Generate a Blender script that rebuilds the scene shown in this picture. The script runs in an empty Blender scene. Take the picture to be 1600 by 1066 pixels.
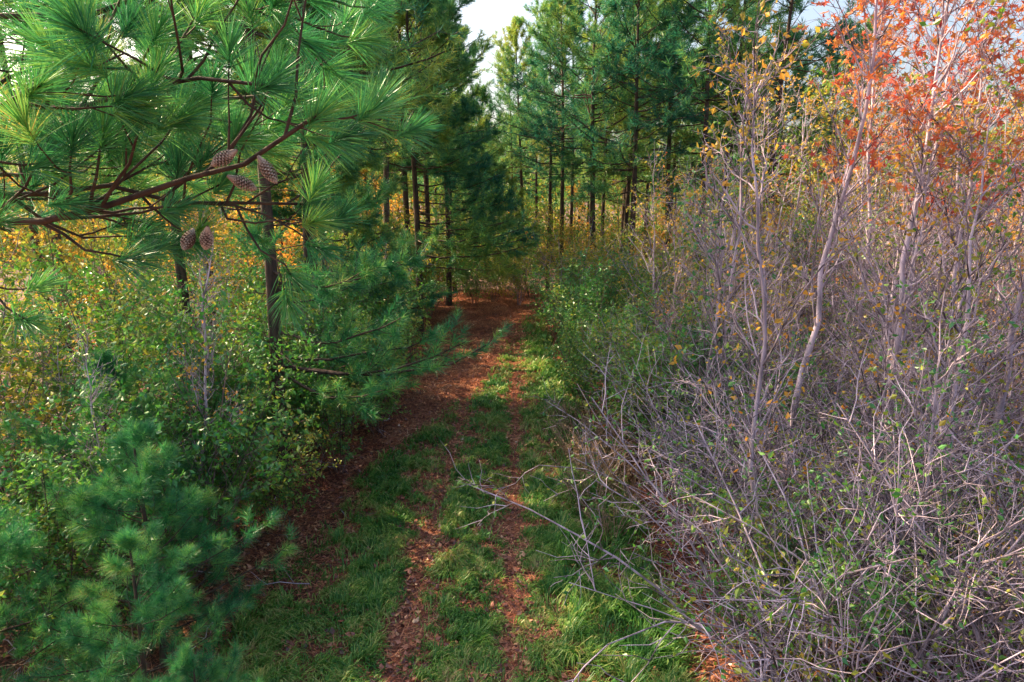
import bpy, math, numpy as np
from math import radians, sin, cos, pi

# ------------------------------------------------------------------ helpers
def nrm(v):
    return v/np.maximum(np.linalg.norm(v,axis=-1,keepdims=True),1e-9)
def perp(rng,d):
    r=rng.normal(size=d.shape)
    return nrm(r-(r*d).sum(-1,keepdims=True)*d)

class MB:
    def __init__(s):
        s.v=[];s.f=[];s.n=0
    def add(s,v,f,mat=0,rnd=0.5,smooth=False):
        v=np.asarray(v,dtype=np.float32).reshape(-1,3); f=np.asarray(f,dtype=np.int64)
        r=np.broadcast_to(np.asarray(rnd,dtype=np.float32),(len(f),))
        s.v.append(v); s.f.append((f+s.n,mat,r,smooth)); s.n+=len(v)
    def mesh(s,name,mats):
        me=bpy.data.meshes.new(name)
        V=np.concatenate(s.v); me.vertices.add(len(V)); me.vertices.foreach_set("co",V.ravel())
        loops=np.concatenate([f.ravel() for f,_,_,_ in s.f]).astype(np.int32)
        tot=np.concatenate([np.full(len(f),f.shape[1]) for f,_,_,_ in s.f])
        st=np.concatenate([[0],np.cumsum(tot)[:-1]]).astype(np.int32)
        me.loops.add(len(loops)); me.loops.foreach_set("vertex_index",loops)
        me.polygons.add(len(tot)); me.polygons.foreach_set("loop_start",st)
        me.polygons.foreach_set("material_index",np.concatenate([np.full(len(f),m) for f,m,_,_ in s.f]).astype(np.int32))
        me.polygons.foreach_set("use_smooth",np.concatenate([np.full(len(f),sm) for f,_,_,sm in s.f]))
        me.update(calc_edges=True)
        a=me.attributes.new("rnd","FLOAT","FACE")
        a.data.foreach_set("value",np.concatenate([r for _,_,r,_ in s.f]).astype(np.float32))
        for m in mats: me.materials.append(m)
        return me

def tubes(mb,rng,P,R,sides=4,mat=0,rnd=None):
    n,k,_=P.shape
    if n==0: return
    T=nrm(np.gradient(P,axis=1)); ref=perp(rng,nrm(P[:,-1]-P[:,0]))[:,None,:]
    U=nrm(ref-(ref*T).sum(-1,keepdims=True)*T); W=np.cross(T,U)
    a=np.arange(sides)*2*pi/sides
    ring=P[:,:,None,:]+R[:,:,None,None]*(np.cos(a)[None,None,:,None]*U[:,:,None,:]+np.sin(a)[None,None,:,None]*W[:,:,None,:])
    I=np.arange(n*k*sides).reshape(n,k,sides); J=np.roll(I,-1,axis=2)
    F=np.stack([I[:,:-1],J[:,:-1],J[:,1:],I[:,1:]],-1).reshape(-1,4)
    if rnd is None: rnd=rng.random(n)
    mb.add(ring,F,mat,np.repeat(rnd,(k-1)*sides),True)

def interp(P,idx,t):
    k=P.shape[1]; x=np.clip(t,0,0.9999)*(k-1); i=x.astype(int); f=(x-i)[:,None]
    a=P[idx,i]; b=P[idx,i+1]
    return a*(1-f)+b*f, nrm(b-a)

def grow(rng,P,R,per,t0,t1,L,ang,up=0.1,wob=0.05,k=4,r=0.004,shrink=0.5,lv=0.4,tipf=0.4,rmin=0.0):
    N=len(P); idx=np.repeat(np.arange(N),per); M=len(idx)
    t=rng.uniform(t0,t1,M)
    pos,T=interp(P,idx,t)
    pr=R[idx,np.minimum((t*(P.shape[1]-1)).astype(int),P.shape[1]-1)]
    A=np.radians(ang*rng.uniform(0.7,1.3,M))[:,None]
    d=nrm(np.cos(A)*T+np.sin(A)*perp(rng,T))
    Ln=L*(1-shrink*t)*rng.uniform(1-lv,1+lv,M)
    s=np.linspace(0,1,k)[None,:,None]
    Q=pos[:,None,:]+d[:,None,:]*Ln[:,None,None]*s
    Q[:,:,2]+=up*Ln[:,None]*s[:,:,0]**2
    w=rng.normal(size=(M,k,3))*wob*Ln[:,None,None]; w[:,0]=0
    Q+=np.cumsum(w,axis=1)*0.7
    r0=np.maximum(np.minimum(pr*0.75,r),rmin)
    RR=r0[:,None]*np.linspace(1,tipf,k)[None,:]
    return Q,RR

def leaves(mb,rng,pos,d,size,mat,asp=0.55,rnd=None,star=False,flat=0.0):
    M=len(pos)
    if M==0: return
    sz=(size*rng.uniform(0.6,1.3,M))[:,None]
    side=perp(rng,d)
    if flat>0:
        z=np.array([0,0,1.0]); s2=nrm(np.cross(d,np.broadcast_to(z,d.shape))+1e-4)
        side=nrm(side*(1-flat)+s2*flat)
    nn=np.cross(d,side)
    if rnd is None: rnd=rng.random(M)
    if star:
        c=pos+d*sz*0.5; vs=[c]
        for j in range(10):
            a=j*pi/5; rr=0.6 if j%2==0 else 0.24
            vs.append(c+sz*rr*(cos(a)*d+sin(a)*side)+nn*sz*0.05*(j%2)+nn*sz*rng.normal(size=(M,1))*0.04)
        V=np.stack(vs,1)
        F=np.array([[0,1+j,1+(j+1)%10] for j in range(10)])
        FF=(np.arange(M)*11)[:,None,None]+F[None]
        mb.add(V,FF.reshape(-1,3),mat,np.repeat(rnd,10))
    else:
        a=pos; b=pos+d*sz*0.42+side*sz*asp*0.5+nn*sz*0.1; c=pos+d*sz; e=pos+d*sz*0.42-side*sz*asp*0.5+nn*sz*0.1
        V=np.stack([a,b,c,e],1); I=np.arange(M*4).reshape(M,4)
        F=np.concatenate([I[:,[0,1,2]],I[:,[0,2,3]]])
        mb.add(V,F,mat,np.concatenate([rnd,rnd]))

def leaf_on(mb,rng,P,per,size,mat,asp=0.55,t0=0.2,star=False,flat=0.5,droop=0.3,keep=None,rb=0.5,topz=None):
    idx=np.repeat(np.arange(len(P)),per)
    if keep is not None:
        kk=np.full(len(idx),float(keep))
        if topz: kk=kk*np.clip(P[idx,0,2]/topz,0.3,2.2)
        idx=idx[rng.random(len(idx))<kk]
    t=rng.uniform(t0,1,len(idx)); pos,T=interp(P,idx,t)
    d=T*0.5+perp(rng,T); d[:,2]-=droop; d=nrm(d)
    tr=rng.random(len(P))
    rnd=np.clip(tr[idx]*rb+rng.random(len(idx))*(1-rb),0,1)
    leaves(mb,rng,pos,d,size,mat,asp,rnd,star,flat)

def tufts(mb,rng,pos,d,nn,nl,nw,mat,a0=12,a1=78,fine=False,droop=0.06,ax=0.55):
    M=len(pos)
    if M==0: return
    idx=np.repeat(np.arange(M),nn); K=len(idx)
    D=d[idx]; u=rng.random(K)
    A=np.radians(a0+(a1-a0)*(0.15+0.85*u)*rng.uniform(0.7,1.1,K))[:,None]
    nd=nrm(np.cos(A)*D+np.sin(A)*perp(rng,D))
    base=pos[idx]-D*(u*nl*ax)[:,None]
    ts=rng.uniform(0.75,1.15,M)
    ln=(nl*ts[idx]*rng.uniform(0.75,1.1,K))[:,None]
    w=perp(rng,nd)*nw*0.5
    tr=rng.random(M); rnd=np.clip(tr[idx]*0.5+rng.random(K)*0.5,0,1)
    tip=base+nd*ln; tip[:,2]-=droop*ln[:,0]*2
    if fine:
        mid=base+nd*ln*0.5; mid[:,2]-=droop*ln[:,0]*0.4
        V=np.stack([base-w*.7,base+w*.7,mid+w,mid-w,tip],1); I=np.arange(K*5).reshape(K,5)
        mb.add(V,I[:,[0,1,2,3]],mat,rnd); 
        mb.f.append((I[:,[3,2,4]]+mb.n-K*5,mat,rnd.astype(np.float32),False))
    else:
        V=np.stack([base-w,base+w,tip],1); I=np.arange(K*3).reshape(K,3)
        mb.add(V,I,mat,rnd)

def resample(pts,k):
    pts=np.array(pts,float); s=np.concatenate([[0],np.cumsum(np.linalg.norm(np.diff(pts,axis=0),axis=1))])
    q=np.linspace(0,s[-1],k); o=np.stack([np.interp(q,s,pts[:,i]) for i in range(3)],1)
    for _ in range(2): o[1:-1]=(o[:-2]+2*o[1:-1]+o[2:])/4
    return o

# ------------------------------------------------------------------ materials
def newmat(name):
    m=bpy.data.materials.new(name); m.use_nodes=True; nt=m.node_tree; nt.nodes.clear()
    return m,nt,nt.nodes,nt.links
def ramp(N,cols,interp='LINEAR'):
    r=N.new("ShaderNodeValToRGB"); e=r.color_ramp.elements; r.color_ramp.interpolation=interp
    while len(e)<len(cols): e.new(0.5)
    for i,c in enumerate(cols):
        e[i].position=c[0]; e[i].color=(*c[1],1)
    return r
def math_(N,L,op,a,b=None,c=None,clamp=False):
    n=N.new("ShaderNodeMath"); n.operation=op; n.use_clamp=clamp
    for i,x in enumerate((a,b,c)):
        if x is None: continue
        if isinstance(x,(int,float)): n.inputs[i].default_value=x
        else: L.new(x,n.inputs[i])
    return n.outputs[0]
def foliage(name,cols,trans=0.35,gloss=0.03,nscale=0.35,wr=0.5,wn=0.35,wo=0.15,interp='LINEAR',rough=0.4):
    m,nt,N,L=newmat(name)
    at=N.new("ShaderNodeAttribute"); at.attribute_name="rnd"
    geo=N.new("ShaderNodeNewGeometry"); no=N.new("ShaderNodeTexNoise"); no.inputs["Scale"].default_value=nscale; no.inputs["Detail"].default_value=2
    L.new(geo.outputs["Position"],no.inputs["Vector"])
    oi=N.new("ShaderNodeObjectInfo")
    nz=math_(N,L,'MULTIPLY_ADD',no.outputs["Fac"],3.0,-1.0,True)
    f=math_(N,L,'MULTIPLY',at.outputs["Fac"],wr)
    f=math_(N,L,'MULTIPLY_ADD',nz,wn,f); f=math_(N,L,'MULTIPLY_ADD',oi.outputs["Random"],wo,f)
    r=ramp(N,cols,interp); L.new(f,r.inputs[0])
    d=N.new("ShaderNodeBsdfDiffuse"); t=N.new("ShaderNodeBsdfTranslucent"); mx=N.new("ShaderNodeMixShader"); mx.inputs[0].default_value=trans
    L.new(r.outputs[0],d.inputs[0]); L.new(r.outputs[0],t.inputs[0]); L.new(d.outputs[0],mx.inputs[1]); L.new(t.outputs[0],mx.inputs[2])
    g=N.new("ShaderNodeBsdfGlossy"); g.inputs["Roughness"].default_value=rough; g.inputs[0].default_value=(0.9,0.95,1,1)
    m2=N.new("ShaderNodeMixShader"); m2.inputs[0].default_value=gloss
    L.new(mx.outputs[0],m2.inputs[1]); L.new(g.outputs[0],m2.inputs[2])
    o=N.new("ShaderNodeOutputMaterial"); L.new(m2.outputs[0],o.inputs[0]); return m
def bark(name,c0,c1,scale=20,wr=0.5,bump=0.5,stretch=0.25):
    m,nt,N,L=newmat(name)
    at=N.new("ShaderNodeAttribute"); at.attribute_name="rnd"
    tc=N.new("ShaderNodeTexCoord"); mp=N.new("ShaderNodeMapping"); mp.inputs["Scale"].default_value=(1,1,stretch)
    L.new(tc.outputs["Object"],mp.inputs[0])
    no=N.new("ShaderNodeTexNoise"); no.inputs["Scale"].default_value=scale; no.inputs["Detail"].default_value=4
    L.new(mp.outputs[0],no.inputs["Vector"])
    f=math_(N,L,'MULTIPLY_ADD',no.outputs["Fac"],2.4,-0.7-wr*0.5); f=math_(N,L,'MULTIPLY_ADD',at.outputs["Fac"],wr,f,True)
    r=ramp(N,[(0,c0),(1,c1)]); L.new(f,r.inputs[0])
    p=N.new("ShaderNodeBsdfPrincipled"); p.inputs["Roughness"].default_value=0.85; L.new(r.outputs[0],p.inputs["Base Color"])
    if bump>0:
        b=N.new("ShaderNodeBump"); b.inputs["Strength"].default_value=bump; b.inputs["Distance"].default_value=0.02
        L.new(no.outputs["Fac"],b.inputs["Height"]); L.new(b.outputs[0],p.inputs["Normal"])
    o=N.new("ShaderNodeOutputMaterial"); L.new(p.outputs[0],o.inputs[0]); return m

M_pbark=bark("pine_bark",(0.018,0.012,0.010),(0.12,0.070,0.05),14,0.2,0.9)
M_twig=bark("grey_twig",(0.06,0.042,0.050),(0.62,0.50,0.60),9,0.9,0)
M_dtwig=bark("brown_twig",(0.03,0.02,0.018),(0.26,0.17,0.14),9,0.8,0)
M_nearneedle=foliage("pine_needles",[(0,(0.010,0.08,0.03)),(0.35,(0.03,0.21,0.08)),(0.6,(0.09,0.37,0.10)),(0.82,(0.30,0.54,0.10)),(0.93,(0.50,0.54,0.14)),(1,(0.50,0.25,0.09))],0.35,0.05,1.4,0.7,0.33,0.03,rough=0.35)
M_farneedle=foliage("pine_needles_crown",[(0,(0.012,0.08,0.055)),(0.33,(0.03,0.19,0.11)),(0.56,(0.14,0.34,0.08)),(0.80,(0.46,0.50,0.08)),(1,(0.56,0.42,0.10))],0.45,0.03,0.22,0.45,0.4,0.2)
M_leafG=foliage("green_leaf",[(0,(0.015,0.10,0.02)),(0.38,(0.05,0.25,0.04)),(0.62,(0.18,0.40,0.05)),(0.87,(0.56,0.48,0.06)),(1,(0.50,0.12,0.06))],0.4,0.06,0.6)
M_leafM=foliage("autumn_mixed_leaf",[(0,(0.02,0.12,0.02)),(0.36,(0.09,0.27,0.03)),(0.58,(0.36,0.38,0.05)),(0.77,(0.68,0.42,0.06)),(0.9,(0.60,0.18,0.04)),(1,(0.42,0.06,0.04))],0.45,0.03,0.5)
M_leafY=foliage("yellow_leaf",[(0,(0.10,0.24,0.03)),(0.35,(0.46,0.36,0.05)),(0.62,(0.80,0.40,0.06)),(1,(0.68,0.18,0.04))],0.55,0.02,0.25)
M_leafR=foliage("red_sweetgum_leaf",[(0,(0.55,0.40,0.06)),(0.4,(0.70,0.28,0.06)),(0.68,(0.60,0.11,0.06)),(1,(0.36,0.035,0.05))],0.5,0.03,0.9)
M_grass=foliage("grass_blade",[(0,(0.020,0.11,0.015)),(0.35,(0.07,0.24,0.035)),(0.6,(0.20,0.37,0.06)),(0.82,(0.44,0.46,0.14)),(1,(0.42,0.27,0.13))],0.35,0.03,1.1,0.6,0.42,0.0)
M_litter=foliage("fallen_leaf_litter",[(0,(0.06,0.025,0.022)),(0.4,(0.20,0.065,0.045)),(0.75,(0.42,0.15,0.085)),(0.92,(0.62,0.34,0.16)),(1,(0.55,0.48,0.44))],0.1,0.05,0.7,0.8,0.2,0.0)
M_straw=foliage("pine_straw",[(0,(0.08,0.03,0.025)),(0.45,(0.34,0.11,0.06)),(0.8,(0.60,0.27,0.14)),(1,(0.72,0.46,0.30))],0.1,0.03,0.7,0.7,0.3,0.0)
M_dry=foliage("dry_weed",[(0,(0.14,0.08,0.05)),(0.6,(0.46,0.31,0.20)),(1,(0.68,0.54,0.38))],0.2,0.02,1,0.9,0.1,0.0)
M_cone=bark("pine_cone_scale",(0.12,0.065,0.045),(0.60,0.45,0.33),60,0.7,0)

def soil(name,cols,scale):
    m,nt,N,L=newmat(name)
    geo=N.new("ShaderNodeNewGeometry")
    a=N.new("ShaderNodeTexNoise"); a.inputs["Scale"].default_value=scale; a.inputs["Detail"].default_value=8; a.inputs["Roughness"].default_value=0.7
    b=N.new("ShaderNodeTexNoise"); b.inputs["Scale"].default_value=scale*22; b.inputs["Detail"].default_value=3
    L.new(geo.outputs["Position"],a.inputs["Vector"]); L.new(geo.outputs["Position"],b.inputs["Vector"])
    f=math_(N,L,'MULTIPLY_ADD',a.outputs["Fac"],1.6,-0.75); f=math_(N,L,'MULTIPLY_ADD',b.outputs["Fac"],1.0,f,True)
    r=ramp(N,cols); L.new(f,r.inputs[0])
    p=N.new("ShaderNodeBsdfPrincipled"); p.inputs["Roughness"].default_value=0.95; L.new(r.outputs[0],p.inputs["Base Color"])
    bp=N.new("ShaderNodeBump"); bp.inputs["Strength"].default_value=0.8; bp.inputs["Distance"].default_value=0.03
    L.new(b.outputs["Fac"],bp.inputs["Height"]); L.new(bp.outputs[0],p.inputs["Normal"])
    o=N.new("ShaderNodeOutputMaterial"); L.new(p.outputs[0],o.inputs[0]); return m
M_ground=soil("forest_floor",[(0,(0.022,0.013,0.011)),(0.45,(0.07,0.031,0.023)),(0.8,(0.15,0.062,0.04)),(1,(0.26,0.15,0.08))],1.1)
M_path=soil("path_earth",[(0,(0.04,0.02,0.015)),(0.4,(0.12,0.047,0.033)),(0.75,(0.23,0.09,0.055)),(1,(0.35,0.18,0.09))],1.4)

# ------------------------------------------------------------------ terrain
def hgt(x,y):
    return 0.10*np.sin(x*0.31+1.3)*np.cos(y*0.23)+0.05*np.sin(x*0.9+y*0.5)-0.04
def path_c(y): return -0.75+0.012*(y-6)
def prel(x,y): return x-path_c(y)
def gz(x,y):
    w=np.clip((np.abs(prel(x,y))-2.2)/1.5,0,1)
    return hgt(x,y)*w
def led(y): return np.interp(y,[0,8,10,13,18,27,40],[-3.2,-3.9,-3.8,-2.9,-2.6,-2.3,-1.6])
def red(y): return np.interp(y,[0,7,10,13,20,27,40],[1.6,1.6,1.7,1.5,1.0,0.8,0.3])

def grid(xs,ys,zf,name,mat):
    X,Y=np.meshgrid(xs,ys); Z=zf(X,Y)
    V=np.stack([X,Y,Z],-1); n,m=X.shape; I=np.arange(n*m).reshape(n,m)
    F=np.stack([I[:-1,:-1],I[:-1,1:],I[1:,1:],I[1:,:-1]],-1).reshape(-1,4)
    mb=MB(); mb.add(V,F,0,0.5,True)
    o=bpy.data.objects.new(name,mb.mesh(name,[mat])); bpy.context.collection.objects.link(o); return o
near=np.linspace(-30,30,121); far=np.array([-600,-300,-150,-80,-50])
xs=np.concatenate([far,near,-far[::-1]]); ys=np.concatenate([far,np.linspace(-30,70,201),[90,150,300,600]])
grid(xs,ys,gz,"ground",M_ground)
def pz(x,y):
    r=prel(x,y)
    rut=-0.025*np.exp(-((r+0.55)/0.16)**2)-0.025*np.exp(-((r-0.7)/0.16)**2)
    return 0.035+rut+0.008*np.sin(x*5+y*3)
grid(np.linspace(-2.6,1.0,61),np.linspace(-6,34,300),pz,"dirt_path",M_path)

def place(me,name,x,y,rot=0,sc=1,tilt=(0,0),z=None):
    o=bpy.data.objects.new(name,me); bpy.context.collection.objects.link(o)
    o.location=(x,y,(float(gz(np.array(x),np.array(y))) if z is None else z)-0.02)
    o.rotation_euler=(tilt[0],tilt[1],rot); o.scale=(sc,sc,sc); return o

# ------------------------------------------------------------------ pines
def pine(seed,h=14,base=.45,Lm=2.3,r=.12,nb=70,n2=7,nn=14,nl=.2,nw=.012,mat=1,fine=False,extra=[],limbs=[],
         lsec=12,stubs=14,mats=None,tt=(0.45,0.75,1.0),lean=0.0,sides=8,limb_r=.018,prof=0.75):
    rng=np.random.default_rng(seed); mb=MB()
    k=14; s=np.linspace(0,1,k)
    T=np.zeros((1,k,3)); T[0,:,2]=s*h; T[0,:,0]=lean*s*s*h+0.006*h*np.sin(s*5+seed)-0.006*h*sin(seed); T[0,:,1]=0.006*h*np.cos(s*4+seed*2)-0.006*h*cos(seed*2)
    R=(r*(1-s)**0.8+0.012)[None]; R[0,0]*=1.25
    tubes(mb,rng,T,R,sides,0)
    rel=rng.random(nb)**0.9; z=h*(base+(1-base)*rel*0.985)
    L=Lm*((0.6+0.4*np.minimum(1,rel/0.2))*(1-rel)**prof+0.13)*rng.uniform(0.65,1.2,nb)
    az=rng.uniform(0,2*pi,nb); el=np.radians(-2+55*rel+rng.normal(0,9,nb))
    if len(extra):
        e=np.array(extra,float); z=np.r_[z,e[:,0]]; az=np.r_[az,np.radians(e[:,1])]; L=np.r_[L,e[:,2]]; el=np.r_[el,np.radians(e[:,3])]
    m=len(z); kk=7; q=np.linspace(0,1,kk)[None,:]
    d=np.stack([np.cos(az)*np.cos(el),np.sin(az)*np.cos(el),np.sin(el)],1)
    b0,_=interp(T,np.zeros(m,int),z/h)
    P=b0[:,None,:]+d[:,None,:]*(L[:,None]*q)[:,:,None]
    P[:,:,2]+=L[:,None]*(-0.10*q*(1-q)*4*0.5+0.10*q**2)
    w=rng.normal(size=P.shape)*0.03*L[:,None,None]; w[:,0]=0; P+=np.cumsum(w,1)*0.5
    rr=np.clip(0.011*L,0.006,0.04)[:,None]*np.linspace(1,0.3,kk)[None]
    tubes(mb,rng,P,rr,5 if fine else 4,0)
    S,SR=grow(rng,P,rr,n2,0.3,1.0,0.42*1.0,45,0.25,0.06,4,0.008,0.5)
    par=np.repeat(np.arange(m),n2); f=np.clip(L[par]/2.0,0.35,1.7)[:,None,None]
    S=S[:,:1]+(S-S[:,:1])*f*1.25
    tubes(mb,rng,S,SR,3,0)
    TP=[];TD=[]
    allb=np.arange(len(S))
    for t in tt:
        p,dd=interp(S,allb,np.full(len(S),t)); TP.append(p+rng.normal(size=p.shape)*0.02); 
        TD.append(nrm(dd+perp(rng,dd)*(0.45 if t<1 else 0.1)+np.array([0,0,0.35])))
    for t in (.6,.8,1.0):
        p,dd=interp(P,np.arange(m),np.full(m,t)); TP.append(p); TD.append(nrm(dd+np.array([0,0,0.2])))
    TP=np.concatenate(TP); TD=np.concatenate(TD)
    tufts(mb,rng,TP,TD,nn,nl,nw,mat,fine=fine)
    if stubs:
        z=h*rng.uniform(0.08,base+0.1,stubs); az=rng.uniform(0,2*pi,stubs); L=rng.uniform(0.3,1.5,stubs)
        b0,_=interp(T,np.zeros(stubs,int),z/h); d=np.stack([np.cos(az),np.sin(az),rng.normal(0,.15,stubs)],1)
        Q=b0[:,None]+d[:,None]*(L[:,None]*np.linspace(0,1,4)[None])[:,:,None]; Q+=rng.normal(size=Q.shape)*0.02
        QR=np.linspace(0.014,0.004,4)[None]*np.ones((stubs,1)); tubes(mb,rng,Q,QR,3,0)
        Q2,QR2=grow(rng,Q,QR,4,0.3,1,0.4,50,0,0.08,4,0.005); tubes(mb,rng,Q2,QR2,3,0)
    if limbs:
        K=10; P=np.stack([resample(l,K) for l in limbs]); w=rng.normal(size=P.shape)*0.022; w[:,0]=0; P+=w
        rr=np.linspace(limb_r,0.006,K)[None]*np.ones((len(P),1)); rr[0]*=1.25; tubes(mb,rng,P,rr,7,0)
        S,SR=grow(rng,P,rr,lsec,0.35,1.0,0.62,45,0.22,0.05,5,0.008,0.35); tubes(mb,rng,S,SR,5,0)
        S2,SR2=grow(rng,S,SR,1,0.3,0.8,0.25,42,0.3,0.05,4,0.006,0.2); tubes(mb,rng,S2,SR2,4,0)
        TP=[];TD=[]
        for B,t,sp in ((S,1.0,.05),(S2,1.0,.05),(P,1.0,.05)):
            p,dd=interp(B,np.arange(len(B)),np.full(len(B),t)); TP.append(p); TD.append(nrm(dd+perp(rng,dd)*sp+np.array([0,0,0.35])))
        tufts(mb,rng,np.concatenate(TP),np.concatenate(TD),150,0.175,0.0030,mat,6,66,True,0.04,0.45)
    return mb.mesh("pine_tree_mesh",mats or [M_pbark,M_farneedle])

NM=[M_pbark,M_nearneedle]
rng=np.random.default_rng(7)
farp=[pine(10+i,h=[15,14,16,13.5,15.5][i],base=[.44,.40,.46,.38,.42][i],Lm=[3.0,3.2,2.8,3.1,2.9][i],nb=82,n2=8,nn=11,nl=.30,nw=.024,sides=7,prof=.6) for i in range(5)]
L_p=[(-8.6,9.5),(-4.6,15.2),(-6.9,14.2),(-5.2,18.5),(-3.9,21.4),(-7.2,17.2),(-11.5,12),(-6.0,24.5),(-4.0,26.5),(-12.5,18),(-14.5,22),
     (-7.6,28.5),(-3.6,30.5),(-10.5,31),(-5.8,33.5),(-3.0,36),(-15.5,33),(-12,36),(-8,38),(-4.6,41),(-18,38),(-1.6,41),(-.2,44.5)]
for i,(x,y) in enumerate(L_p):
    sc=rng.uniform(.92,1.1)
    if x>-3.2: sc*=.75
    place(farp[i%5],"pine_tree",x+rng.normal(0,.15),y,rng.uniform(0,6.28),sc,(rng.normal(0,.015),rng.normal(0,.015)))
R_p=[(3.3,28),(5.0,30),(2.6,31.5),(6.6,29),(8.4,28),(7.4,32.5),(4.4,34.5),(9.9,32),(2.1,36.5),(6,38),(11.6,30),(10.2,37.5),(8,42),(3.6,42),(13.2,35),(5.2,46),(1.6,49),(14.5,31),(9.8,26),(.6,40),(12.2,27),(4.6,26.2),(7.0,25.4)]
for i,(x,y) in enumerate(R_p):
    sc=rng.uniform(.92,1.06)
    if x<2.2: sc*=.9
    if x>11: sc*=.85
    place(farp[(i*2+1)%5],"pine_tree",x+rng.normal(0,.15),y,rng.uniform(0,6.28),sc,(rng.normal(0,.015),rng.normal(0,.015)))

edge=pine(31,h=12,base=.5,Lm=2.4,r=.115,nb=60,n2=10,nn=30,nl=.20,nw=.010,mats=NM,stubs=22,
   extra=[(2.3,-4,3.4,2),(2.5,12,2.6,3),(2.2,-35,2.6,-2),(3.6,5,2.2,6),(3.9,-40,2.4,2),(3.4,45,1.8,4),(4.3,-75,2.0,4),(4.6,20,1.8,8),(3.7,-15,2.4,4),(4.9,160,1.8,5),(5.4,-20,1.6,8),(2.35,-14,3.2,3),(2.9,-28,2.6,3)],tt=(.3,.5,.7,.85,1.0))
place(edge,"pine_tree",-3.95,10.9,0,1)
edge2=pine(32,h=13,base=.45,Lm=2.8,r=.12,nb=80,n2=11,nn=20,nl=.26,nw=.020,mats=[M_pbark,M_farneedle],stubs=12,
   extra=[(z+.6,a,l,e) for z,a,l,e in [(2.4,-5,4.1,1),(2.0,-25,3.4,-1),(2.8,12,3.8,2),(3.2,-15,3.4,2),(3.5,5,3.6,3),(3.9,-35,3.0,3),(4.2,-3,3.0,4),(4.8,20,2.6,5),(5.2,-20,2.6,6),(5.8,5,2.4,8),(2.9,-70,2.6,0),(6.3,-30,2.4,8),(3.0,-40,3.0,1),(2.6,4,4.1,2),(3.4,-25,3.4,2),(3.8,-8,3.4,3),(4.6,-12,3.0,4),(5.4,-40,2.6,5)]],tt=(.3,.5,.7,.85,1.0))
place(edge2,"pine_tree",-3.3,24.0,0,1)
place(edge2,"pine_tree",-4.8,17.6,radians(-18),.75)
place(edge2,"pine_tree",-2.9,31.0,radians(5),1.0)

# foreground pine whose limbs hang across the upper left
TX,TY=-3.4,3.0
lim=[[(-3.4,3.0,4.85),(-1.95,2.66,4.98),(-1.5,2.68,5.01),(-1.15,2.68,5.14),(-.86,2.61,5.24),(-.66,2.54,5.36)],
     [(-3.4,3.0,5.3),(-2.02,2.87,5.44),(-1.29,2.66,5.47),(-.86,2.5,5.48)],
     [(-3.4,3.0,5.7),(-1.58,2.8,5.80),(-.72,2.83,5.86)],
     [(-3.4,3.0,4.9),(-1.85,2.95,5.16),(-1.25,3.05,5.05),(-.90,3.0,5.05)],
     [(-3.4,3.0,5.2),(-1.9,2.35,5.30),(-1.45,2.2,5.40)],
     [(-3.4,3.0,5.05),(-2.3,3.4,5.2),(-1.7,3.5,5.25)],
     [(-3.4,3.0,5.0),(-2.2,3.2,5.35),(-1.3,3.3,5.5),(-.9,3.3,5.6)]]
lim=[[ (a-TX,b-TY,c) for a,b,c in l] for l in lim]
fg=pine(41,h=10,base=.6,Lm=1.9,r=.11,nb=30,n2=7,nn=60,nl=.19,nw=.004,mats=NM,limbs=lim,lsec=15,stubs=6,sides=12)
fgo=bpy.data.objects.new("pine_tree",None); bpy.context.collection.objects.link(fgo); fgo.location=(TX,TY,0)
fgm=bpy.data.objects.new("trunk_and_limbs",fg); bpy.context.collection.objects.link(fgm); fgm.parent=fgo

def cone_mesh():
    rng=np.random.default_rng(3); mb=MB(); n=110
    core=np.zeros((1,6,3)); core[0,:,2]=np.linspace(0.01,-0.1,6)
    tubes(mb,rng,core,np.array([[.006,.016,.02,.016,.010,.003]]),8,0)
    for i in range(n):
        t=i/n; a=i*2.39996; z=-0.004-0.096*t; rad=0.029*(sin(pi*min(1,0.10+t*0.9))**0.7)
        o=np.array([cos(a),sin(a),0]); s_=np.array([-sin(a),cos(a),0]); dn=np.array([0,0,-1.0])
        b=np.array([0,0,z]); w=0.0075
        v=[b+o*.006-s_*.003,b+o*.006+s_*.003,b+o*rad+s_*w+dn*.006,b+o*(rad+.003)+dn*.012,b+o*rad-s_*w+dn*.006,b+o*(rad*.95)+dn*.0145]
        mb.add(v,[[0,1,2],[0,2,4]],0,0.2*rng.random()); mb.add(v,[[2,3,4],[2,5,3]],0,0.7+.3*rng.random())
    return mb.mesh("pine_cone_mesh",[M_cone])
cm=cone_mesh()
for i,(x,y,z,rx,ry) in enumerate([(-1.04,2.36,4.98,.5,.4),(-1.11,2.40,4.97,-.4,.8),(-.90,2.30,5.23,.9,-.7),(-.83,2.32,5.21,-.2,.5),(-.95,2.36,5.15,.3,1.1)]):
    c=bpy.data.objects.new("pine_cone_%d"%(i+1),cm); bpy.context.collection.objects.link(c); c.parent=fgo
    c.location=(x-TX,y-TY,z); c.rotation_euler=(rx,ry,i); c.scale=(.75,.75,.85)

yp=[pine(50+i,h=2.9,base=.12,Lm=1.5,r=.028,nb=36,n2=6,nn=60,nl=.18,nw=.0045,mats=NM,stubs=4,sides=8,tt=(.7,1.0),prof=.8) for i in range(2)]
for x,y,s_,r_,k in [(-3.9,6.7,.9,0,0),(-2.6,4.9,.48,1,1),(-3.4,5.5,.7,2,0),(-4.9,5.6,.8,3,1),(-2.0,4.5,.34,4,0),(-5.4,8.6,1.0,5,1),(-3.1,4.2,.5,0.5,1),(-4.5,7.6,.75,2.2,1)]:
    place(yp[k],"young_pine_tree",x,y,r_,s_)

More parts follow.
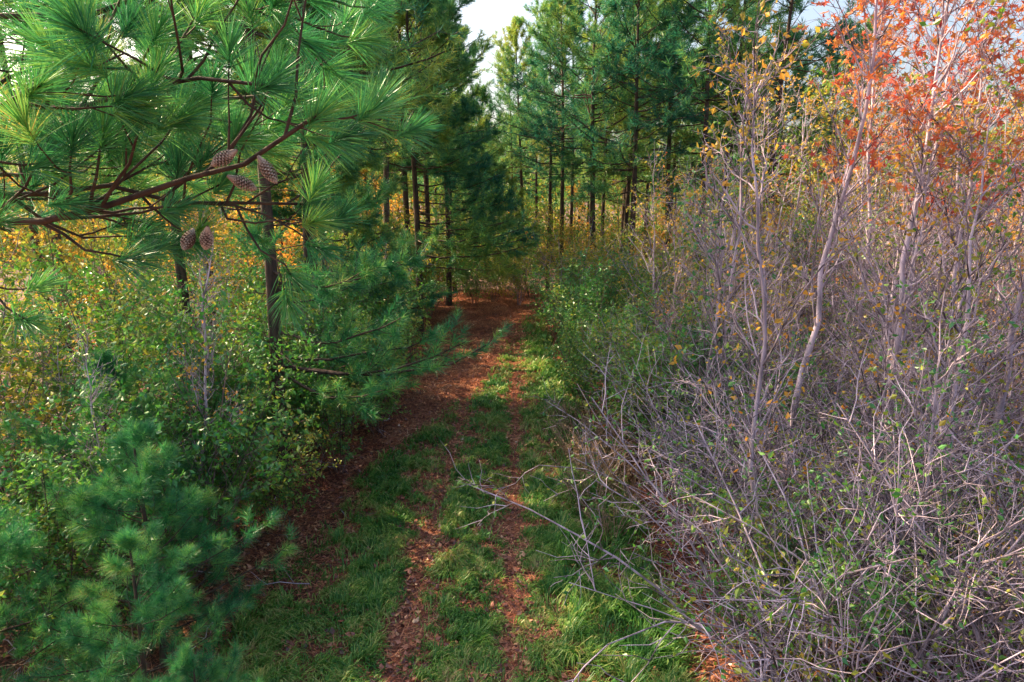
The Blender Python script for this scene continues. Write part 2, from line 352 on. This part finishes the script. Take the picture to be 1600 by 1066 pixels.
# ------------------------------------------------------------------ shrubs, saplings
def shrub(seed,h=3.0,stems=9,spread=22,n1=11,n2=6,leafmat=1,lp=6,lsz=.06,twig=M_dtwig,lm=M_leafG,keep=1,star=False,asp=.55,droop=0.1,kbase=.12,r=.014,l1=.9,l2=.42,rmin=0.0,wob=.02):
    rng=np.random.default_rng(seed); mb=MB()
    k=8; s=np.linspace(0,1,k)
    az=rng.uniform(0,2*pi,stems); th=np.radians(rng.uniform(3,spread,stems)); L=h*rng.uniform(.65,1.1,stems)
    d=np.stack([np.cos(az)*np.sin(th),np.sin(az)*np.sin(th),np.cos(th)],1)
    P=d[:,None]*(L[:,None]*s)[:,:,None]; P+=np.stack([np.cos(az),np.sin(az),0*az],1)[:,None]*0.25*rng.random((stems,1,1))
    bend=np.stack([np.cos(az),np.sin(az),-0.6*np.ones(stems)],1)
    P+=bend[:,None]*(L[:,None]*s**2.5)[:,:,None]*droop*rng.uniform(0,2,(stems,1,1))
    w=rng.normal(size=P.shape)*wob*h; w[:,0]=0; P+=np.cumsum(w,1)*.6
    R=(r*rng.uniform(.6,1.2,stems))[:,None]*np.linspace(1,.3,k)[None]
    tubes(mb,rng,P,R,5,0)
    A,AR=grow(rng,P,R,n1,kbase,1,l1,50,0.12,.06,5,.008,.45,rmin=rmin*1.3); tubes(mb,rng,A,AR,3,0)
    B,BR=grow(rng,A,AR,n2,.15,1,l2,48,0.05,.08,4,.0045,.4,rmin=rmin); tubes(mb,rng,B,BR,3,0)
    if lp>0:
        leaf_on(mb,rng,B,lp,lsz,1,asp,.1,star,keep=keep); leaf_on(mb,rng,A,max(1,lp//2),lsz,1,asp,.3,star,keep=keep)
    return mb.mesh("shrub_mesh",[twig,lm])
shG=[shrub(100+i,h=2.8+.3*i,lm=M_leafG,lp=6,lsz=.085) for i in range(3)]
shM=[shrub(110+i,h=3.3+.4*i,lm=M_leafM,lp=5,lsz=.085,twig=M_twig if i==1 else M_dtwig) for i in range(3)]
shY=[shrub(120+i,h=4.4+.8*i,stems=6,spread=16,lm=M_leafY,lp=6,lsz=.095,n1=14,l1=1.2,l2=.5) for i in range(2)]
shB=[shrub(130+i,h=2.9+.3*i,stems=14,spread=40,lm=[M_leafM,M_leafG,M_leafM][i],lp=3,keep=.5,lsz=.06,twig=M_twig,droop=.2,n1=11,n2=4,l1=1.0,l2=.5,r=.016,rmin=.0045,wob=.025) for i in range(3)]

def sapling(seed,h=7,lm=M_leafM,lp=2,keep=.5,lsz=.06,star=False,r=.034,nb=36,n2=5,lean=.05,L=1.5,ang=38,base=.12,twig=M_twig,n3=2,lt=0,topz=None):
    rng=np.random.default_rng(seed); mb=MB(); k=14; s=np.linspace(0,1,k)
    P=np.zeros((1,k,3)); P[0,:,2]=s*h; w=rng.normal(size=(k,3))*.012*h; w[0]=0; w[:,2]=0; P[0]+=np.cumsum(w,0)*.5; P[0,:,0]+=lean*h*s
    R=(r*(1-s)**.9+.006)[None]; tubes(mb,rng,P,R,7,0,np.array([.75]))
    A,AR=grow(rng,P,R,nb,base,.98,L,ang,.18,.05,6,.013,.65); tubes(mb,rng,A,AR,4,0)
    B,BR=grow(rng,A,AR,n2,.15,1,.55,42,.12,.07,4,.006,.45,rmin=.0045); tubes(mb,rng,B,BR,3,0)
    C,CR=grow(rng,B,BR,n3,.2,1,.25,45,.1,.08,3,.004,.3,rmin=.0035); tubes(mb,rng,C,CR,3,0)
    if lt>0: C=C[C[:,0,2]>lt]; B=B[B[:,0,2]>lt]
    leaf_on(mb,rng,C,lp,lsz,1,.6,.2,star,keep=keep,topz=topz); leaf_on(mb,rng,B,lp,lsz,1,.6,.4,star,keep=keep,topz=topz)
    return mb.mesh("sapling_mesh",[twig,lm])
sap=[sapling(200+i,h=[6.2,7.0,5.2,6.6][i],keep=[.5,.5,.6,.5][i],lean=[.03,-.05,.06,0][i],lsz=.08,topz=4.8,lp=2,lm=[M_leafM,M_leafY,M_leafG,M_leafY][i],r=[.034,.04,.028,.03][i],twig=M_twig) for i in range(4)]
swg=[sapling(220+i,h=8.9-.9*i,keep=.95,lp=1,lsz=.10,star=True,lm=M_leafR,r=.05,nb=40,n3=3,L=1.6,lean=.07-.04*i,base=.3,lt=5.2) for i in range(2)]
ygt=[sapling(230+i,h=6.8+1.4*i,keep=.9,lp=4,lsz=.12,lm=[M_leafY,M_leafM][i],r=.045,nb=40,L=2.1,ang=50,twig=M_dtwig) for i in range(2)]

def scatter(meshes,name,n,xr,yr,sr,seed,ok=None,mind=.6):
    rng=np.random.default_rng(seed); pts=[]; tries=0
    while len(pts)<n and tries<n*60:
        tries+=1; x=rng.uniform(*xr); y=rng.uniform(*yr)
        if abs(x)>.82*y+2: continue
        if ok and not ok(x,y): continue
        if any((x-a)**2+(y-b)**2<mind**2 for a,b in pts): continue
        pts.append((x,y))
        place(meshes[rng.integers(len(meshes))],name,x,y,rng.uniform(0,6.28),rng.uniform(*sr),(rng.normal(0,.05),rng.normal(0,.05)))
L_ok=lambda m:(lambda x,y: x<led(y)-m)
R_ok=lambda m:(lambda x,y: x>red(y)+m)
# left understory
scatter(shG,"leafy_shrub",19,(-6.5,-2.3),(8,22),(.65,1.05),1,lambda x,y: led(y)-1.7<x<led(y)-.45,.85)
scatter(shG+shM,"leafy_shrub",20,(-8,-2.5),(8,30),(.85,1.3),2,lambda x,y: led(y)-4.2<x<led(y)-.9,1.1)
scatter(shG,"leafy_shrub",10,(-9,-3.8),(3.2,9),(.5,.85),3,L_ok(.7),1.0)
scatter(shM+shG+shY,"autumn_shrub",16,(-15,-6),(9,30),(.9,1.3),4,lambda x,y:x<led(y)-3.5,1.7)
scatter(sap,"bare_sapling",11,(-8,-4),(8,20),(.5,.72),5,lambda x,y: led(y)-3<x<led(y)-.5,.9)
scatter(ygt,"yellow_understory_tree",11,(-16,-4.5),(20,42),(.8,1.1),6,L_ok(1.5),2.0)
scatter(shG+shM,"leafy_shrub",12,(-8,-2.4),(22,38),(.9,1.4),7,L_ok(.5),1.3)
for x,y,s_ in [(-3.6,9.7,.6),(-4.5,9.6,.85),(-3.2,11.9,.66),(-4.9,11.6,1.1),(-2.9,14.0,.6)]:
    place(shG[int(y*7)%3],"leafy_shrub",x,y,y,s_)
# right thicket
scatter(shB,"bare_shrub",36,(1.6,8.5),(4.4,15),(.8,1.2),11,R_ok(1.15),.8)
scatter(sap,"bare_sapling",50,(2.4,12),(6,19),(.75,1.12),12,lambda x,y: x>red(y)+1.1+max(0,(y-11)*.2),.7)
scatter(shG,"leafy_shrub",16,(1.3,6),(11,26),(.6,1.0),13,lambda x,y: red(y)+.3<x<red(y)+2.4,.9)
scatter(shG,"leafy_shrub",8,(2.4,7),(5.5,12),(.4,.7),14,R_ok(.9),1.1)
scatter(shM,"autumn_shrub",20,(1.2,10),(13,30),(.8,1.2),15,R_ok(.7),1.2)
scatter(shY,"yellow_shrub",9,(2.2,15),(20,34),(.8,1.15),16,R_ok(1.8),1.6)
scatter(ygt,"yellow_understory_tree",15,(6,20),(15,32),(.8,1.1),17,lambda x,y:x>.42*y,1.8)
scatter(ygt,"yellow_understory_tree",6,(2.5,14),(34,50),(.8,1.05),18,R_ok(2),2.2)
for i,(x,y,s_) in enumerate([(-.9,32.0,.9),(.3,31.0,.8),(1.0,33.0,1.1),(-2.0,33.5,1.1),(-.3,34.5,1.2),(-1.7,31.0,.7),(-.4,37,1.4)]):
    place((shM+shG)[i%6],"autumn_shrub",x,y,i*1.1,s_)
for k,x,y,r_,s_ in [(0,3.75,8.9,.2,1.0),(1,4.9,8.2,1.4,1.0),(1,6.6,12.8,3.4,1.05),(0,7.6,10.6,2.4,.88),(0,9.4,13.5,4.4,.97),(1,6.3,8.6,5.2,.95),(0,5.6,10.8,5.9,.9)]:
    place(swg[k],"sweetgum_tree",x,y,r_,s_)

# ------------------------------------------------------------------ distant forest mass
def mass():
    rng=np.random.default_rng(77); mb=MB()
    n=260; a=rng.uniform(-60,60,n); b=rng.uniform(50,90,n)
    h=rng.uniform(11,16,n); h=np.where(np.abs(a+.5)<4,rng.uniform(10,12.5,n),h); h=np.where(a>16,rng.uniform(8,11,n),h)
    P=np.zeros((n,4,3)); P[:,:,0]=a[:,None]; P[:,:,1]=b[:,None]; P[:,:,2]=h[:,None]*np.linspace(0,.95,4); R=np.linspace(.14,.03,4)[None]*np.ones((n,1))
    tubes(mb,rng,P,R,5,0)
    m=280; idx=np.repeat(np.arange(n),m); t=rng.uniform(.3,1,len(idx))
    rad=2.9*(1.08-t)**.7*rng.random(len(idx))**.5; az=rng.uniform(0,6.28,len(idx))
    pos=np.stack([a[idx]+rad*np.cos(az),b[idx]+rad*np.sin(az),h[idx]*t],1)
    d=nrm(rng.normal(size=pos.shape)+np.array([0,0,.4])); tufts(mb,rng,pos,d,7,.5,.07,1)
    m2=120000; pos=np.stack([rng.uniform(-60,60,m2),rng.uniform(46,80,m2),rng.random(m2)**1.4*6.5],1)
    pos[:,2]*=(.6+.4*np.sin(pos[:,0]*.8+np.sin(pos[:,1])))
    leaves(mb,rng,pos,nrm(rng.normal(size=pos.shape)),.28,2)
    return mb.mesh("distant_forest",[M_pbark,M_farneedle,M_leafM])
o=bpy.data.objects.new("distant_forest",mass()); bpy.context.collection.objects.link(o)

# ------------------------------------------------------------------ grass, litter, weeds
def vnoise(x,y,s,seed):
    r=np.random.default_rng(seed); out=0
    for i in range(5):
        a=r.uniform(0,6.28); f=s*r.uniform(.6,1.6); out=out+np.sin((x*cos(a)+y*sin(a))*f*6.28+r.uniform(0,6.28))
    return out/5
def surf(x,y):
    inside=(x>-2.6)&(x<1.0)
    return np.where(inside,pz(x,y),gz(x,y))
def grass():
    rng=np.random.default_rng(5); n=700000
    x=rng.uniform(-4.6,2.8,n); y=3.2+rng.random(n)**1.35*26
    r=prel(x,y)
    wl=np.interp(y,[0,6,8,10,13,15,18,24,30],[3.4,3.0,2.6,2.3,1.8,1.1,.4,-.4,-1.2])+.35*vnoise(x*0,y,.3,11); wr=np.interp(y,[0,8,14,20,30],[2.9,2.9,2.7,2.1,1.7])
    dens=np.clip((r+wl)/.8,0,1)*np.clip((wr-r)/.5,0,1)
    rw=.17+.06*vnoise(x*0,y,.5,21)
    dens*=1-.98*np.exp(-((r+.55+.06*vnoise(x*0,y,.25,22))/rw)**2)-.98*np.exp(-((r-.7+.06*vnoise(x*0,y,.25,23))/rw)**2)*(y<19)
    dens*=np.clip(.56+1.1*vnoise(x,y,.55,1)+1.1*vnoise(x,y,1.6,2)+.8*vnoise(x,y,4,12),.04,1)
    dens*=np.interp(y,[0,13,18,24,29],[1,1,.6,.3,.1])
    k=rng.random(n)<dens; x=x[k];y=y[k];n=len(x)
    th=2.5*vnoise(x,y,.7,3)+3*vnoise(x,y,2.2,4)+rng.normal(0,.7,n)
    rr=prel(x,y)
    d=np.stack([np.cos(th),np.sin(th),0*th],1); L=(.17+.10*vnoise(x,y,.8,6)+.06*vnoise(x,y,3,7))*rng.uniform(.5,1.4,n)
    L*=1-.5*np.exp(-((rr+.55)/.3)**2)-.5*np.exp(-((rr-.7)/.3)**2)
    L=np.where(np.abs(rr-2.0)<.6,L*1.6,L)
    lean=rng.uniform(.35,1.1,n)[:,None]; L=L[:,None]
    b=np.stack([x,y,surf(x,y)-.01],1); up=np.array([0,0,1.0])
    m1=b+L*.45*(up*.9+d*lean*.35); m2=b+L*.8*(up*(.95-.25*lean)+d*lean*.7); tp=b+L*(up*(.85-.55*lean)+d*lean*1.05)
    w=np.stack([-np.sin(th),np.cos(th),0*th],1)*(.0028+.0004*y)[:,None]
    V=np.stack([b-w,b+w,m1+w,m1-w,m2+w*.7,m2-w*.7,tp],1); I=np.arange(n*7).reshape(n,7)
    rnd=np.clip(.48+.5*vnoise(x,y,2.5,9)*.8+rng.normal(0,.3,n),0,1).astype(np.float32)
    mb=MB(); mb.add(V,I[:,[0,1,2,3]],0,rnd); mb.f.append((I[:,[3,2,4,5]],0,rnd,False)); mb.f.append((I[:,[5,4,6]],0,rnd,False))
    o=bpy.data.objects.new("grass",mb.mesh("grass",[M_grass])); bpy.context.collection.objects.link(o)
grass()
def litter():
    rng=np.random.default_rng(6); n=110000; mb=MB()
    x=rng.uniform(-11,9,n); y=2.5+rng.random(n)**1.3*32
    k=(np.abs(x)<y*.8+1); x=x[k];y=y[k]; n=len(x)
    pos=np.stack([x,y,surf(x,y)+rng.uniform(.003,.06,n)],1); d=rng.normal(size=(n,3)); d[:,2]*=.3; d=nrm(d)
    leaves(mb,rng,pos,d,.075,0,.7,None,False,.8)
    o=bpy.data.objects.new("fallen_leaves",mb.mesh("fallen_leaves",[M_litter])); bpy.context.collection.objects.link(o)
    n=190000; mb=MB(); x=rng.uniform(-5.5,3.2,n); y=4+rng.random(n)**1.1*32
    pos=np.stack([x,y,surf(x,y)+rng.uniform(.003,.03,n)],1); d=rng.normal(size=(n,3)); d[:,2]*=.12; d=nrm(d)
    w=nrm(np.cross(d,[0,0,1.0]))*(.0024+.0004*y)[:,None]; tip=pos+d*rng.uniform(.1,.2,n)[:,None]
    mb.add(np.stack([pos-w,pos+w,tip],1),np.arange(n*3).reshape(n,3),0,rng.random(n))
    o=bpy.data.objects.new("pine_straw",mb.mesh("pine_straw",[M_straw])); bpy.context.collection.objects.link(o)
litter()
def weeds(seed):
    rng=np.random.default_rng(seed); mb=MB(); n=40; k=6; s=np.linspace(0,1,k)
    az=rng.uniform(0,6.28,n); L=rng.uniform(.5,1.25,n); th=rng.uniform(.05,.5,n)
    P=np.stack([np.cos(az)*.3*rng.random(n),np.sin(az)*.3*rng.random(n),0*az],1)[:,None]+np.stack([np.cos(az)*np.sin(th),np.sin(az)*np.sin(th),np.cos(th)],1)[:,None]*(L[:,None]*s)[:,:,None]
    P[:,:,0]+=(np.cos(az)*L)[:,None]*s**2*.25; P[:,:,1]+=(np.sin(az)*L)[:,None]*s**2*.25; P[:,:,2]-=L[:,None]*s**3*.15
    R=np.linspace(.007,.004,k)[None]*np.ones((n,1)); tubes(mb,rng,P,R,3,0)
    A,AR=grow(rng,P,R,4,.45,1,.22,30,.1,.06,3,.004,rmin=.004); tubes(mb,rng,A,AR,3,0)
    leaf_on(mb,rng,A,3,.05,0,.3)
    return mb.mesh("dry_weed_mesh",[M_dry])
wd=[weeds(1),weeds(2)]
for i,(x,y,s_) in enumerate([(1.3,10.4,.95),(1.6,11.2,1.05),(1.2,12.1,.95),(1.7,12.6,1.1),(1.35,13.4,.9),(1.5,9.4,.75),(1.1,14.6,.7),(1.95,10.6,1.05),(1.45,11.7,1)]):
    place(wd[i%2],"dry_weed_clump",x,y,i*1.3,s_)
def sticks():
    rng=np.random.default_rng(8); mb=MB(); n=170
    x=np.r_[rng.uniform(-6,-2.6,n//2),rng.uniform(1.5,6,n//2)]; y=rng.uniform(5,16,n)
    az=rng.uniform(0,6.28,n); L=rng.uniform(.3,1.3,n); s=np.linspace(0,1,5)
    P=np.stack([x,y,gz(x,y)+rng.uniform(.03,.18,n)],1)[:,None]+np.stack([np.cos(az),np.sin(az),rng.normal(0,.08,n)],1)[:,None]*(L[:,None]*s)[:,:,None]
    P+=rng.normal(size=P.shape)*.02
    R=rng.uniform(.004,.011,n)[:,None]*np.linspace(1,.4,5)[None]; tubes(mb,rng,P,R,4,0)
    A,AR=grow(rng,P,R,4,.2,1,.45,45,.0,.08,4,.004); tubes(mb,rng,A,AR,3,0)
    o=bpy.data.objects.new("fallen_branches",mb.mesh("fallen_branches",[M_twig])); bpy.context.collection.objects.link(o)
sticks()

# ------------------------------------------------------------------ light
EL,AZ=37,-60   # azimuth clockwise from +Y
w=bpy.data.worlds.new("World"); bpy.context.scene.world=w; w.use_nodes=True; nt=w.node_tree
bg=nt.nodes["Background"]; sky=nt.nodes.new("ShaderNodeTexSky"); sky.sky_type='NISHITA'; sky.sun_disc=False
sky.sun_elevation=radians(EL); sky.sun_rotation=radians(AZ); sky.air_density=1.0; sky.dust_density=6.0; sky.ozone_density=1.0
nt.links.new(sky.outputs[0],bg.inputs[0]); bg.inputs[1].default_value=.37
sl=bpy.data.lights.new("sun","SUN"); sl.energy=15; sl.angle=radians(.6); sl.color=(1,.76,.46)
so=bpy.data.objects.new("sun",sl); bpy.context.collection.objects.link(so)
from mathutils import Vector
dv=Vector((sin(radians(AZ))*cos(radians(EL)),cos(radians(AZ))*cos(radians(EL)),sin(radians(EL))))
so.rotation_euler=dv.to_track_quat('Z','Y').to_euler()
bpy.context.scene.view_settings.view_transform='Standard'; bpy.context.scene.view_settings.look='None'; bpy.context.scene.view_settings.exposure=0

cd=bpy.data.cameras.new("camera"); cd.lens=24; cd.sensor_width=36; cd.clip_end=2000; cd.clip_start=.05
co=bpy.data.objects.new("camera",cd); bpy.context.collection.objects.link(co)
co.location=(0,0,5.1); co.rotation_euler=(radians(90-12.3),0,0); bpy.context.scene.camera=co
